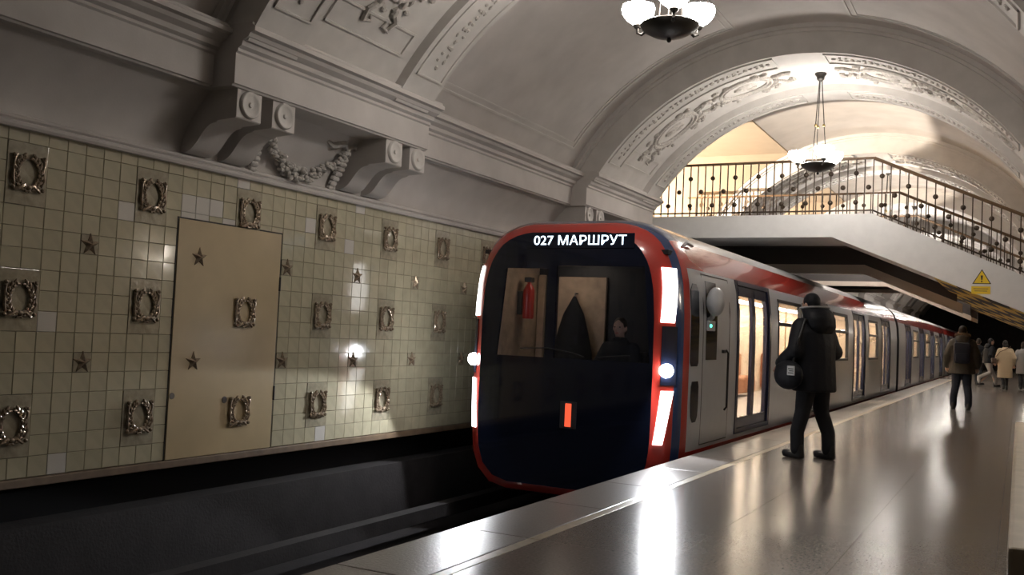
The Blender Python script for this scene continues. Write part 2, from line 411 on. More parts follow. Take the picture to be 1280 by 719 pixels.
def garland_mesh():
    mb = MB(); rnd = random.Random(3)
    for i in range(46):
        t = i/45; yy = -.5+t*1.0; zz = .18-.36*(1-(2*t-1)**2); th = .035+.04*(1-(2*t-1)**2)
        for q_ in range(3):
            mb.ball((.03+rnd.uniform(0, .05), yy+rnd.uniform(-.02, .02), zz+rnd.uniform(-th, th)), (rnd.uniform(.02, .035), rnd.uniform(.022, .036), rnd.uniform(.018, .03)), 7, 5)
    for s in (-1, 1):
        for i in range(10):
            t = i/9; mb.ball((.03, s*(.5+.02*math.sin(t*5)), .2-.5*t), (.03, .035+.025*math.sin(t*math.pi), .035), 7, 5)
        mb.tube([(.02, s*.5, .2), (.04, s*.42, .26), (.03, s*.3, .2), (.025, s*.22, .24)], [.03, .04, .035, .02], 7)
        mb.tube([(.02, s*.5, .2), (.04, s*.56, .27), (.03, s*.62, .2)], [.03, .035, .02], 7)
    return mb.mesh('garland', plaster_orn, True)
gme = garland_mesh()
for i, (a, b) in enumerate(blocks[:6]):
    for d in (.22, .665, 2.42, 2.87):
        c = place('console', cme, trim, (XW+.02, a+d, 3.23)); place('rosette', ros, c, (.63, 0, -.128))
    g = place('garland', gme, trim, (XW+.1, a+1.54, 2.93)); g.rotation_euler = (0, R(24), 0); g.scale = (1.25, 1.24, 1.0)

# ------------------------------------------------------------------ vault
def arc_shell(mb, p0, p1, ya, yb, ri, ro, n=40):
    rings = []
    for i in range(n+1):
        p = p0+(p1-p0)*i/n; rings.append([cyl(p, ya, ri), cyl(p, yb, ri), cyl(p, yb, ro), cyl(p, ya, ro)])
    return mb.loft(rings)
pS = phi_at(RV, 3.7); pC = phi_at(RV, ZP)
va = MB(); ys = [YN]
for a, b in CUTS: ys += [a, b]
ys.append(YF)
for i in range(len(ys)-1):
    cut = i % 2 == 1
    arc_shell(va, -pC if cut else -pS, pS, ys[i], ys[i+1], RV, RV+.25, 48)
ceiling = struct('ceiling', va, plaster, 'grey plaster barrel vault over the track and platform', 'ceiling', True)
prib = phi_at(RS, 3.72); pfoot = phi_at(RS, 3.6)
def on_soffit(mb_src, phi0, yc, rad, name):           # wraps a flat relief (s, y, h) onto the rib soffit
    mb = MB(); mb.f = list(mb_src.f); mb.m = list(mb_src.m)
    mb.v = [cyl(phi0+s/rad, yc+yy, rad-h) for s, yy, h in mb_src.v]
    return mb
def cartouche():
    mb = MB(); rnd = random.Random(5); n = 28
    for (A, B_, rr) in ((.42, .34, .03), (.35, .27, .02)):
        pts = [(A*math.cos(2*math.pi*i/n), B_*math.sin(2*math.pi*i/n), .01) for i in range(n+1)]; mb.tube(pts, rr, 6, False)
    mb.ball((0, 0, 0), (.2, .14, .03), 10, 6); mb.ball((.08, .06, .02), (.09, .06, .03), 8, 5); mb.ball((-.1, -.04, .02), (.08, .05, .03), 8, 5)
    for s in (-1, 1):
        for i in range(16):
            a = rnd.uniform(-1.2, 1.2); rr = rnd.uniform(.42, .62); mb.ball((s*rr*math.cos(a), rr*.85*math.sin(a), .015), (rnd.uniform(.03, .07), rnd.uniform(.02, .045), rnd.uniform(.025, .045)), 6, 4)
        for t in (-1, 1):
            mb.tube([(s*.5, t*.1, .01), (s*.62, t*.22, .03), (s*.74, t*.2, .02), (s*.72, t*.1, .02), (s*.66, t*.13, .01)], [.035, .03, .025, .02, .012], 6)
    return mb
def band_orn(phi_a, phi_b, wid):
    mb = MB(); L = (phi_b-phi_a)*RS; n = int(L/.085)
    for i in range(n):
        s = phi_a*RS+L*(i+.5)/n; w_ = wid*(.3+.1*math.sin(i*1.7))
        mb.ball((s, w_*.55*math.sin(i*.8), .005), (.034, .022, .016), 6, 4); mb.ball((s, -w_*.55*math.sin(i*.8), .005), (.022, .03, .014), 6, 4)
        if i % 3 == 0: mb.ball((s, 0, .006), (.03, .03, .02), 6, 4)
    return mb
def frame_strip(mb, s0, s1, y0, y1, t=.02, h=.02):
    for (a, b, c, d) in ((s0, s1, y0, y0+t), (s0, s1, y1-t, y1), (s0, s0+t, y0, y1), (s1-t, s1, y0, y1)):
        n = max(1, int((b-a)/.15)); 
        for i in range(n):
            p0, p1 = a+(b-a)*i/n, a+(b-a)*(i+1)/n; mb.box(p0, p1, c, d, -.02, h)
    return mb
cart_src = cartouche()
for k, (a, b) in enumerate(blocks):
    b = a+RIBW; yc = (a+b)/2
    rb = MB()
    for (y0, y1, r_) in ((a, a+.62, RS), (a+.62, b-.62, RC), (b-.62, b, RS)): arc_shell(rb, -pfoot, pfoot, y0, y1, r_, RV+.05, 56)
    for (y0, y1, r_) in ((a-.1, a-.04, RV-.06), (a-.04, a, RV-.1), (b, b+.04, RV-.1), (b+.04, b+.1, RV-.06)): arc_shell(rb, -pfoot, pfoot, y0, y1, r_, RV+.05, 56)
    rib = rb.build('rib', plaster_rib, ceiling, True)
    if k > 3: continue
    det = 1 if k in (1, 2, 3) else 0
    if not det: continue
    for yb_ in (a+.31, b-.31):
        fs_ = MB()
        for sg in (-1, 1):
            m0, m1 = sorted((sg*.1, sg*(prib-.06))); frame_strip(fs_, m0*RS, m1*RS, -.24, .24, .02, .018)
        on_soffit(fs_, 0, yb_, RS, 'b').build('band_frame', plaster_rib, rib)
        for sg in (-1, 1):
            m0, m1 = sorted((sg*.12, sg*(prib-.09))); on_soffit(band_orn(m0, m1, .36), 0, yb_, RS, 'b').build('band_ornament', plaster_orn, rib, True)
    for ph in (-.66, -.3, .3, .66): on_soffit(cart_src, ph, yc, RC, 'c').build('cartouche', plaster_orn, rib, True)
    fs_ = MB()
    for ph in (-.88, .88): frame_strip(fs_, ph*RC-.12, ph*RC+.16, -.62, .62, .025, .02)
    on_soffit(fs_, 0, yc, RC, 'b').build('foot_panel', plaster_rib, rib)
# thin panel frames on the plain bays
for (ya, yb) in ((1.6, 5.6), (9.2, 13.1)):
    for sg in (-1, 1):
        fs_ = MB(); s0, s1 = sorted((sg*.2*RV, sg*(pS-.1)*RV))
        frame_strip(fs_, s0, s1, ya, yb, .03, .015); frame_strip(fs_, s0+.09, s1-.09, ya+.09, yb-.09, .02, .01)
        on_soffit(fs_, 0, 0, RV, 'p').build('panel_frame', plaster_rib, ceiling)

# passage that the bridge leads into, behind the wall over the track
for i, (ca, cb) in enumerate(CUTS):
    pas = MB(); arc = [cyl(-pC-(pS-pC)*j/10, 0, RV+.0) for j in range(11)]
    poly = [(p[0], p[2]) for p in arc]+[(-6.35, 3.0), (-12, 3.0), (-12, ZP)]
    pas.extrude(poly, 1, cb-.02, cb+.2)
    poly2 = [(-6.4, 1.0), (-12, 1.0), (-12, ZP), (-6.4, ZP)]
    pas.extrude(poly2, 1, ca-.95, ca-.8)
    pas.extrude([(p[0], p[2]) for p in [cyl(-pC-(pS-pC)*j/10, 0, RV+.01) for j in range(11)]]+[(-6.7, 3.3), (-6.7, ZP)], 1, ca-.9, ca)
    pas.box(-12, -4.5, ca-.9, cb+.2, ZP, ZP+.15)
    pas.box(-12.2, -12, ca-.9, cb+.2, 0, ZP+.1)
    po = struct('wall_passage', pas, cream, 'cream passage wall lit warm beyond the bridge railing' if i == 0 else 'cream passage wall beyond the second bridge', 'wall')
    for j in range(14): MB().box(-6.6-.3*(j+1), -6.6-.3*j, ca-.8, cb, BZ-.15*(j+1)-.4, BZ-.15*(j+1)).build('stair_step', stepm, po)
    L = thing('passage_lamp', 'warm wall lamp down the stairs of the near passage' if i == 0 else 'warm wall lamp down the stairs of the second passage', 'lamp', (-9.4, ca-.55, 2.3))
    MB().lathe([(0, -.06), (.05, -.05), (.06, 0), (.05, .04), (0, .05)], (-9.4, ca-.7, 2.3), 16, 'z').build('lamp_shade', cablamp, L, True)
    MB().box(-9.45, -9.35, ca-.8, ca-.74, 2.2, 2.4).build('bracket', dark, L)
    ld = bpy.data.lights.new('passage_bulb', 'POINT'); ld.energy = PASS_W*(1 if i == 0 else .8); ld.color = (1, .86, .7); ld.shadow_soft_size = .05
    lo = bpy.data.objects.new('passage_bulb', ld); C.objects.link(lo); lo.parent = L; lo.location = (0, 0, 0)

# right-hand pylons, hall ends
struct('wall_right', MB().box(.5, 3.0, 4.5, 13.2, 0, 3.75).box(.5, 3, 31, 36, 0, 3.75).box(.5, 3, 43, 60, 0, 3.75).box(.5, 3, -6, -1.2, 0, 3.75), marble, 'marble pylons along the right of the platform', 'wall')
struct('trim_2', MB().extrude([(.3, 3.3), (3.2, 3.3), (3.2, 3.75), (.05, 3.75), (.1, 3.6), (.25, 3.5)], 1, YN, 16.5), plaster, 'plaster cornice above the marble pylons', 'cornice')
struct('trim_3', MB().extrude([(.3, 3.3), (3.2, 3.3), (3.2, 3.75), (.05, 3.75), (.1, 3.6), (.25, 3.5)], 1, 28.6, YF), plaster, 'plaster cornice above the far pylons', 'cornice')
struct('baseboard_right', MB().bbox(-.03, .52, 4.6, 13.1, 0, .42, .02), marble, 'low beige marble bench along the foot of the pylon', 'bench')
struct('wall_back', MB().box(-7, 3.5, YN-.3, YN, -1.4, 6.2), plaster, 'plaster end wall behind the camera', 'wall')
struct('wall_far', MB().box(-7, 3.5, YF, YF+.3, -1.4, 6.2), darkwall, 'dark far end of the hall', 'wall')
struct('wall_hall', MB().box(3.3, 3.5, YN, YF, -.1, 6.2), plaster, 'plaster wall of the central hall past the pylons', 'wall')

# ------------------------------------------------------------------ bridge with stairs
SL = .449; XC = -2.2                                    # where the deck turns into stairs
XEND = XC+BZ/SL
def zdeck(x): return BZ if x <= XC else BZ-SL*(x-XC)
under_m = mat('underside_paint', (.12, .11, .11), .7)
def make_bridge(y0, y1, label, full):
    t = thing('stair_bridge', label, 'bridge', (XC, (y0+y1)/2, 0))
    xl = -6.62; d = .39; off = .17
    def prof(bot, xk): return [(xl, BZ), (XC, BZ), (XEND, 0), (XEND-bot/SL*.0-.85, 0), (xk, BZ-bot), (xl, BZ-bot)]
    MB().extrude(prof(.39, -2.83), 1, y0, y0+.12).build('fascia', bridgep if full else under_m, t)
    def zl(x, d): return BZ-d if x <= -2.83 else BZ-d-.41*(x+2.83)
    def bent(d0, d1, ya, yb, xe, nm, m): MB().extrude([(xl, zl(xl, d0)), (-2.83, zl(-3, d0)), (xe, zl(xe, d0)), (xe, zl(xe, d1)), (-2.83, zl(-3, d1)), (xl, zl(xl, d1))], 1, ya, yb).build(nm, m, t)
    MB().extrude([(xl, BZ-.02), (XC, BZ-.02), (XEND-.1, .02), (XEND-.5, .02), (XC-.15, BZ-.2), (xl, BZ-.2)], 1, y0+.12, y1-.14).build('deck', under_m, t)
    if full:
        bent(.39, .33, y0+.12, y0+1.5, -1.25, 'flange', bridgep)
        bent(.2, .54, y1-.14, y1, -1.1, 'rear_fascia', under_m); bent(.54, .73, y1-.14, y1, -1.0, 'beam', beamm)
        MB().extrude([(-1.25, zl(-1.25, .4)), (2.4, zl(2.4, .4)), (2.4, zl(2.4, .36)), (-1.25, zl(-1.25, .36))], 1, y0+.12, 24.2).build('hazard_panel', hazard_m, t)
    else:
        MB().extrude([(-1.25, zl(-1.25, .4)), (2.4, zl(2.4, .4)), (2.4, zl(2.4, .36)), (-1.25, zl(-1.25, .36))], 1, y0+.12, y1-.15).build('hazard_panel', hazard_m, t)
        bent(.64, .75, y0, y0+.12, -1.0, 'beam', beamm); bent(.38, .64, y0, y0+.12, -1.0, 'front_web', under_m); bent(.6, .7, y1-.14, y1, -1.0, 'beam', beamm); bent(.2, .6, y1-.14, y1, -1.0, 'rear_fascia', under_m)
    x = XC; n = int(BZ/.15)
    for j in range(n):
        z_ = BZ-.15*(j+1); MB().box(x+j*.15/SL, x+(j+1)*.15/SL+.02, y0+.12, y1-.14, z_-.06, z_+.0).build('step', stepm, t)
    if full:
        MB().extrude([(-1.25, zdeck(-1.25)-.46), (1.6, zdeck(1.6)-.46), (1.6, zdeck(1.6)-.44), (-1.25, zdeck(-1.25)-.44)], 1, y0+.02, y0+1.9).build('hazard_panel', hazard_m, t)
    RH = .92
    bal = MB().box(-.009, .009, -.009, .009, 0, RH).mesh('baluster', bronze_rail)
    knob = MB().lathe([(0, -.03), (.025, -.025), (.042, -.01), (.042, .01), (.025, .025), (0, .03)], (0, 0, 0), 10, 'y').mesh('knob', bronze_rail, True)
    for yy in ((y0+.06, y1-.07) if full else (y0+.06,)):
        MB().extrude([(yy-.03, BZ+RH), (yy+.03, BZ+RH), (yy+.03, BZ+RH+.035), (yy-.03, BZ+RH+.035)], 0, xl, XC).build('handrail', railtop, t)
        MB().tube([(XC, yy, BZ+RH+.017), (XEND, yy, RH+.017)], .028, 8).build('handrail', railtop, t)
        MB().box(xl, XC, yy-.012, yy+.012, BZ+.05, BZ+.075).build('lower_rail', bronze_rail, t)
        MB().tube([(XC, yy, BZ+.06), (XEND, yy, .06)], .014, 6).build('lower_rail', bronze_rail, t)
        x = xl+.05; i = 0
        while x < 3.2 and x < XEND-.1:
            place('baluster', bal, t, Vector((x, yy, zdeck(x)))-t.location)
            if i % 3 == 0:
                for dx, dz in ((0, .69), (.2, .45), (0, .2)): place('knob', knob, t, Vector((x+dx, yy-.004, zdeck(x+dx)+dz))-t.location)
            x += .1365; i += 1
    return t
br = make_bridge(BY0, BY1, 'white bridge over the track with bronze railing and stairs down right', True)
br2 = make_bridge(24.3, 28.3, 'second bridge over the track seen beneath the white one', False)
# warning signs on the fascia
ys_ = BY0
t = thing('warning_triangle', 'yellow warning triangle with black exclamation mark on white stair side', 'sign', (-.545, ys_, 2.31))
def tri(c, r, ya, yb): return MB().extrude([(c[0]+r*math.cos(R(90+120*i)), c[1]+r*math.sin(R(90+120*i))) for i in range(3)], 1, ya, yb)
tri((-.545, 2.385), .155, ys_-.006, ys_).build('border', signblk, t); tri((-.545, 2.385), .132, ys_-.009, ys_-.005).build('plate', yellow, t)
MB().extrude([(-.56, 2.44), (-.53, 2.44), (-.538, 2.365), (-.552, 2.365)], 1, ys_-.012, ys_-.008).lathe([(0, -.012), (.012, -.012), (.012, -.008)], (-.545, ys_, 2.345), 10, 'y').build('exclamation_mark', signblk, t)
t = thing('warning_plate', 'small yellow rectangular plate below the warning triangle', 'sign', (-.555, ys_, 2.15))
MB().bbox(-.69, -.42, ys_-.008, ys_, 2.15, 2.27, .003).build('plate', yellow, t)
MB().box(-.66, -.45, ys_-.011, ys_-.007, 2.225, 2.235).box(-.645, -.465, ys_-.011, ys_-.007, 2.19, 2.2).build('print', brownstrip, t)

# ------------------------------------------------------------------ chandeliers
def make_chandelier():
    t = thing('chandelier', 'x', 'chandelier')                 # origin at the bottom bowl
    top = 1.42
    MB().lathe([(0, top+.02), (.085, top+.02), (.09, top-.02), (.06, top-.06), (.055, top-.1), (.02, top-.13), (0, top-.13)], (0, 0, 0), 18).build('ceiling_rose', chand, t, True)
    MB().lathe([(0, -.12), (.04, -.115), (.15, -.09), (.24, -.04), (.26, -.0), (.22, .02), (.13, .03), (0, .035)], (0, 0, 0), 24).build('bowl', chand, t, True)
    MB().ball((0, 0, -.135), .022).build('finial', chand, t, True)
    for k in range(3):
        a = R(90+120*k+25); ca, sa = math.cos(a), math.sin(a)
        MB().tube([(.02*ca, .02*sa, top-.1), (.12*ca, .12*sa, .02)], .008, 6).build('rod', chand, t)
        MB().ball((.07*ca, .07*sa, .6), (.022, .022, .028)).build('rod_bead', chbrass, t, True)
        a += R(60); ca, sa = math.cos(a), math.sin(a)
        MB().tube([(.2*ca, .2*sa, -.01), (.27*ca, .27*sa, -.05), (.31*ca, .31*sa, -.03), (.31*ca, .31*sa, .02)], .014, 8).lathe([(0, .0), (.03, .005), (.045, .03), (.03, .05), (0, .05)], (.31*ca, .31*sa, .01), 12).build('arm', chand, t, True)
        MB().lathe([(0, .045), (.05, .055), (.1, .09), (.138, .14), (.15, .19), (.142, .22), (.12, .215), (0, .205)], (.31*ca, .31*sa, 0), 20).build('shade', shade_m, t, True)
    return t
CHL = ['chandelier with white glowing bowls at the top edge of the picture', 'chandelier with white glowing bowls hanging before the bridge railing', 'chandelier above the platform behind the camera']
cx = -2.78
first = make_chandelier()
for i, (yy, lb) in enumerate([(7.95, CHL[0]), (15.0, CHL[1])]+[(29.9+7.5*j, '%s of the chandeliers past the second bridge, counted from the near end' % n_) for j, n_ in enumerate(('first', 'second', 'third', 'fourth'))]+[(23.6, 'chandelier added for light just beyond the bridge, mostly hidden by its deck')]):
    o = first if i == 0 else copy_tree(first)
    o.location = (cx, yy, 3.99); o['label'] = lb
    if yy == 23.6: o.location.z = 3.7; o.scale.z = 1.2  # added to light the next rib; lowered and stretched behind the deck
    o['group'] = 'bronze chandeliers along the vault'

# torch-shaped wall lamps added on the pylons out of view, for fill light
def make_sconce():
    t = thing('fill_sconce', 'x', 'added wall lamp')
    MB().bbox(.02, .06, -.06, .06, -.3, .1, .01).build('back_plate', chand, t)
    MB().tube([(.04, 0, -.2), (-.04, 0, -.26), (-.12, 0, -.18), (-.12, 0, -.02)], [.014, .014, .016, .03], 8).build('torch_arm', chand, t, True)
    MB().lathe([(0, 0), (.05, .01), (.08, .06), (.09, .12), (.06, .2), (.02, .26), (0, .27)], (-.12, 0, -.02), 16).build('flame_shade', sconce_m, t, True)
    return t
sconce_m = mat('sconce_glow', (1, 1, 1), .4, emit=(1, .9, .78), es=SCONCE_E)
sc0 = make_sconce()
for i, (yy, lb) in enumerate(((12.3, 'fill torch lamp added on the near pylon'), (31.6, 'fill torch lamp added on the far pylon beside the stairs'), (35.4, 'fill torch lamp added on the farther edge of the far pylon'), (44, 'fill torch lamp added on the third pylon'))):
    o = sc0 if i == 0 else copy_tree(sc0); o.location = (.44, yy, 2.15); o['label'] = lb; o['group'] = 'unseen torch lamps added on the pylons'

# ------------------------------------------------------------------ train
ZL, ZH, AB = -.66, 2.575, 1.335
ZC = .95
def hw(z, a=AB, zl=ZL, zh=ZH):
    if z >= ZC: t = (z-ZC)/(zh-ZC+.012); n = 4
    else: t = (ZC-z)/(ZC-zl+.012); n = 6
    return a*max(0, 1-t**n)**(1/n)
ZS = [-.66, -.6, -.45, -.25, -.1, -.02, .04, .2, .31, .74, .93, 1.03, 1.5, 1.84, 1.9, 2.03, 2.12, 2.22, 2.34, 2.42, 2.48, 2.53, 2.56, 2.575]
def loop(y, a=AB, zl=ZL, zh=ZH):
    zs = [zl+(z-ZL)/(ZH-ZL)*(zh-zl) for z in ZS]
    rgt = [(TX+hw(z, a, zl, zh), y, z) for z in zs]; return rgt+[(2*TX-p[0], y, p[2]) for p in reversed(rgt)]
NL = len(ZS)
NOSE = [(1.07, -.5, 2.385, 9.86), (1.17, -.58, 2.455, 9.92), (1.255, -.62, 2.51, 10.04), (1.305, -.645, 2.55, 10.18), (1.33, -.655, 2.57, 10.32)]
def nose_pt(side, z, t, off=0):
    i = min(int(t), len(NOSE)-2); u = t-i; P = []
    for (a, zl, zh, y) in NOSE[i:i+2]: P.append(Vector((TX+side*hw(z, a, zl, zh), y, z)))
    d = P[1]-P[0]; n = Vector((d.y*side, -abs(d.x), 0)).normalized()
    return P[0]*(1-u)+P[1]*u+n*off
def shell(stations, zone, holes, nose=False):
    mb = MB(); L = []
    if nose: L = [loop(y, a, zl, zh) for a, zl, zh, y in NOSE]
    L += [loop(y) for y in stations]; n = 2*NL; yy = [l[0][1] for l in L]
    o = len(mb.v); mb.v = [p for l in L for p in l]
    for i in range(len(L)-1):
        for j in range(n):
            k = (j+1) % n; y_ = (yy[i]+yy[i+1])/2
            side = 1 if j < NL-1 else (-1 if j >= NL and j < n-1 else 0)
            z_ = (L[i][j][2]+L[i][k][2])/2 if side else (ZH if j == NL-1 else ZL)
            zz = (ZS[j]+ZS[j+1])/2 if side == 1 else z_
            if side == 1 and any(h[0] < y_ < h[1] and h[2] < zz < h[3] for h in holes): continue
            mb.f.append((i*n+j, i*n+k, (i+1)*n+k, (i+1)*n+j)); mb.m.append(zone(i, y_, ((ZS[j]+ZS[j+1])/2 if side == 1 else ((ZS[n-1-j]+ZS[n-2-j])/2 if side == -1 else z_)), side))
    return mb
SH = [red, blue, tgrey, troof, dark, mask]
def zone_body(i, y_, z, side, cab=False):
    if z > 2.36: return 3
    if z > 2.03: return 0
    if z > -.02: return 2
    if z > -.1: return 0
    return 4
def zone_cab(i, y_, z, side):
    if i == 0 or i == 1: return 0
    if i == 2: return 1 if z > -.3 else 4
    if i == 3: return 0 if z < 2.3 else 1
    if y_ < 10.5 and z > 2.34: return 1
    if y_ < 11.2 and z > 2.42: return 1
    return zone_body(i, y_, z, side)
SX = TX+AB
def side_x(z): return TX+hw(z)
def side_pane(name, y0, y1, z0, z1, m, parent, off=.004, th=.02):
    mb = MB(); zs = [z0+(z1-z0)*i/6 for i in range(7)]
    mb.loft([[(side_x(z)+off, y0, z), (side_x(z)+off, y1, z), (side_x(z)+off-th, y1, z), (side_x(z)+off-th, y0, z)] for z in zs]); return mb.build(name, m, parent)
def side_frame(name, y0, y1, z0, z1, wy, wz, m, parent, off=.006, th=.05, rows=()):
    mb = MB()
    def bar(a, b, c, d):
        zs = [c+(d-c)*i/5 for i in range(6)]; mb.loft([[(side_x(z)+off, a, z), (side_x(z)+off, b, z), (side_x(z)+off-th, b, z), (side_x(z)+off-th, a, z)] for z in zs])
    bar(y0, y0+wy, z0, z1); bar(y1-wy, y1, z0, z1); bar(y0+wy, y1-wy, z0, z0+wz); bar(y0+wy, y1-wy, z1-wz, z1)
    for a, b in rows: bar(y0+wy, y1-wy, a, b)
    return mb.build(name, m, parent)
def fit_door(t, y0, y1):
    side_frame('door_frame', y0, y1, .04, 2.03, .1, .06, navy, t, .012, .1)
    ym = (y0+y1)/2
    for a, b in ((y0+.1, ym), (ym, y1-.1)):
        d = side_frame('door', a+.004, b-.004, .1, 1.97, .085, .14, navy, t, -.012, .045)
        side_pane('pane', a+.07, b-.07, .22, 1.86, pane_g, d, -.03, .008)
def fit_window(t, y0, y1):
    f_ = side_frame('window', y0, y1, .93, 1.9, .05, .05, dark, t, .008, .06, rows=((1.5, 1.55),))
    side_pane('pane', y0+.03, y1-.03, .96, 1.87, pane_g, f_, -.02, .008)
def interior(t, y0, y1):
    mb = MB().box(TX-1.22, TX+1.2, y0, y1, -.02, .02); mb.build('saloon_floor', stepm, t)
    mb = MB().box(TX-1.24, TX-1.2, y0, y1, .02, 2.1).box(TX-1.2, TX+1.1, y0, y1, 2.1, 2.14).box(TX-1.2, TX+1.1, y0, y0+.04, .02, 2.1).box(TX-1.2, TX+1.1, y1-.04, y1, .02, 2.1)
    mb.build('saloon_liner', liner, t)
    for dx in (-.75, .75): MB().box(TX+dx-.09, TX+dx+.09, y0+.3, y1-.3, 2.06, 2.1).build('saloon_light', saloonlamp, t)
def seats(t, spans):
    for a, b in spans:
        MB().bbox(TX-1.2, TX-.75, a, b, .1, .46, .04).bbox(TX-1.2, TX-1.08, a, b, .46, .95, .04).build('seat_bench', seatm, t)
        MB().tube([(TX-.6, a, .02), (TX-.6, a, 2.1)], .018, 8).build('grab_pole', chbrass, t)
def bogie(t, y):
    MB().bbox(TX-.95, TX+.95, y-1.3, y+1.3, -.95, -.62, .05).build('bogie_frame', dark, t)
    for dy in (-1, 1):
        for s in (-1, 1): MB().lathe([(0, -.06), (.36, -.06), (.38, -.04), (.38, .03), (.36, .06), (0, .06)], (TX+s*.76, y+dy, -.62), 20, 'x').build('wheel', railsteel, t)
def car_doors(y0): return [y0+d for d in (2.55, 7.45, 12.35, 17.25)]
# cab car
Yc0, Yc1 = 9.86, 30.6
train = thing('metro_car', 'red, black and grey metro cab car with lit headlights arriving at platform', 'train', (TX, Yc0, -1.0))
drs = [(12.3+4.93*i, 14.2+4.93*i) for i in range(4)]
wins = [(a+.35, b) for a, b in [(14.35, 16.45), (19.28, 21.4), (24.2, 26.3)]]
holes = [(a, b, .04, 2.03) for a, b in drs]+[(a, b, .93, 1.9) for a, b in wins]
st = sorted({10.5, 11.2, Yc1-.2, Yc1}|{v for h in holes for v in h[:2]})
shell(st, zone_cab, holes, True).build('body_shell', SH, train, True)
for a, b in drs: fit_door(train, a, b)
for a, b in wins: fit_window(train, a, b)
interior(train, 12.0, Yc1-.3); seats(train, [(14.4, 17.0), (19.4, 22), (24.3, 27)])
MB().add(loop(Yc1), [tuple(range(2*NL))]).build('end_wall', dark, train)
bogie(train, 12.9); bogie(train, 27.5)
# front mask with two windows cut out of it
wl = [(-5.42, .95), (-4.79, .95), (-4.79, 1.97), (-5.33, 1.97)]; wr = [(-4.68, .95), (-3.53, .95), (-3.62, 2.0), (-4.68, 2.0)]
bm = bmesh.new()
outer = [(p[0], p[2]) for p in loop(0, *NOSE[0][:3])]
def addloop(pts):
    v_ = [bm.verts.new((p[0], 9.858, p[1])) for p in pts]
    return [bm.edges.new((v_[i], v_[(i+1) % len(v_)])) for i in range(len(v_))]
seen = []; 
for p in outer:
    if not seen or (abs(p[0]-seen[-1][0])+abs(p[1]-seen[-1][1])) > 1e-4: seen.append(p)
ed = addloop(seen)+addloop(wl)+addloop(wr)
bmesh.ops.triangle_fill(bm, use_beauty=True, edges=ed)
ex = bmesh.ops.extrude_face_region(bm, geom=bm.faces[:]); 
for v_ in [g for g in ex['geom'] if isinstance(g, bmesh.types.BMVert)]: v_.co.y += .03
bmesh.ops.recalc_face_normals(bm, faces=bm.faces)
me = bpy.data.meshes.new('front_mask'); bm.to_mesh(me); bm.free(); me.materials.append(mask); place('front_mask', me, train)
for q_ in (wl, wr): MB().extrude(q_, 1, 9.862, 9.872).build('windshield', wind, train)
# cab interior
cab = MB().box(TX-1.15, TX+1.15, 11.5, 11.6, .02, 2.2).box(TX-1.15, TX+1.15, 10.0, 11.6, 2.15, 2.2).box(TX+1.1, TX+1.14, 10.35, 11.6, .02, 2.2)
cab.build('cab_liner', dark, train); MB().box(TX-1.2, TX-1.16, 10.35, 11.6, .02, 2.15).build('cab_side_wall', cabtan, train)
MB().bbox(-5.7, -5.6, 11.44, 11.5, .1, 2.0, .01).build('cab_panel', cabtan, train)
MB().bbox(-5.4, -4.72, 11.45, 11.5, .1, 1.98, .01).build('cab_panel', cabtan, train)
MB().bbox(TX-1.0, TX+1.0, 10.0, 10.45, .3, .9, .05).build('control_desk', dark, train)
MB().box(TX-.75, TX-.3, 10.9, 11.0, 2.12, 2.15).build('cab_light', cablamp, train)
MB().tube([(-4.3, 9.85, .98), (-4.45, 9.85, 1.02), (-4.75, 9.85, 1.06), (-5.1, 9.85, 1.04)], .008, 6).build('wiper', dark, train)
MB().tube([(-4.15, 9.85, .98), (-4.0, 9.85, 1.0), (-3.75, 9.85, 1.02)], .008, 6).build('wiper', dark, train)
# display with the route
def text_mesh(txt, size, m, xform, ext=.004):
    cu = bpy.data.curves.new('t', 'FONT'); cu.body = txt; cu.size = size; cu.align_x = 'CENTER'; cu.align_y = 'CENTER'; cu.extrude = ext
    o = bpy.data.objects.new('t', cu); C.objects.link(o); bpy.context.view_layer.update()
    me_ = bpy.data.meshes.new_from_object(o.evaluated_get(bpy.context.evaluated_depsgraph_get())); bpy.data.objects.remove(o); bpy.data.curves.remove(cu)
    me_.transform(xform); me_.materials.clear(); me_.materials.append(m); return me_
disp = MB().bbox(-5.05, -3.75, 9.848, 9.86, 2.2, 2.37, .005).build('route_display', mask, train)
place('display_text', text_mesh('027 МАРШРУТ', .15, signem, Matrix.Translation((-4.41, 9.846, 2.285)) @ Matrix.Scale(1.12, 4, (1, 0, 0)) @ Matrix.Rotation(R(90), 4, 'X')), disp)
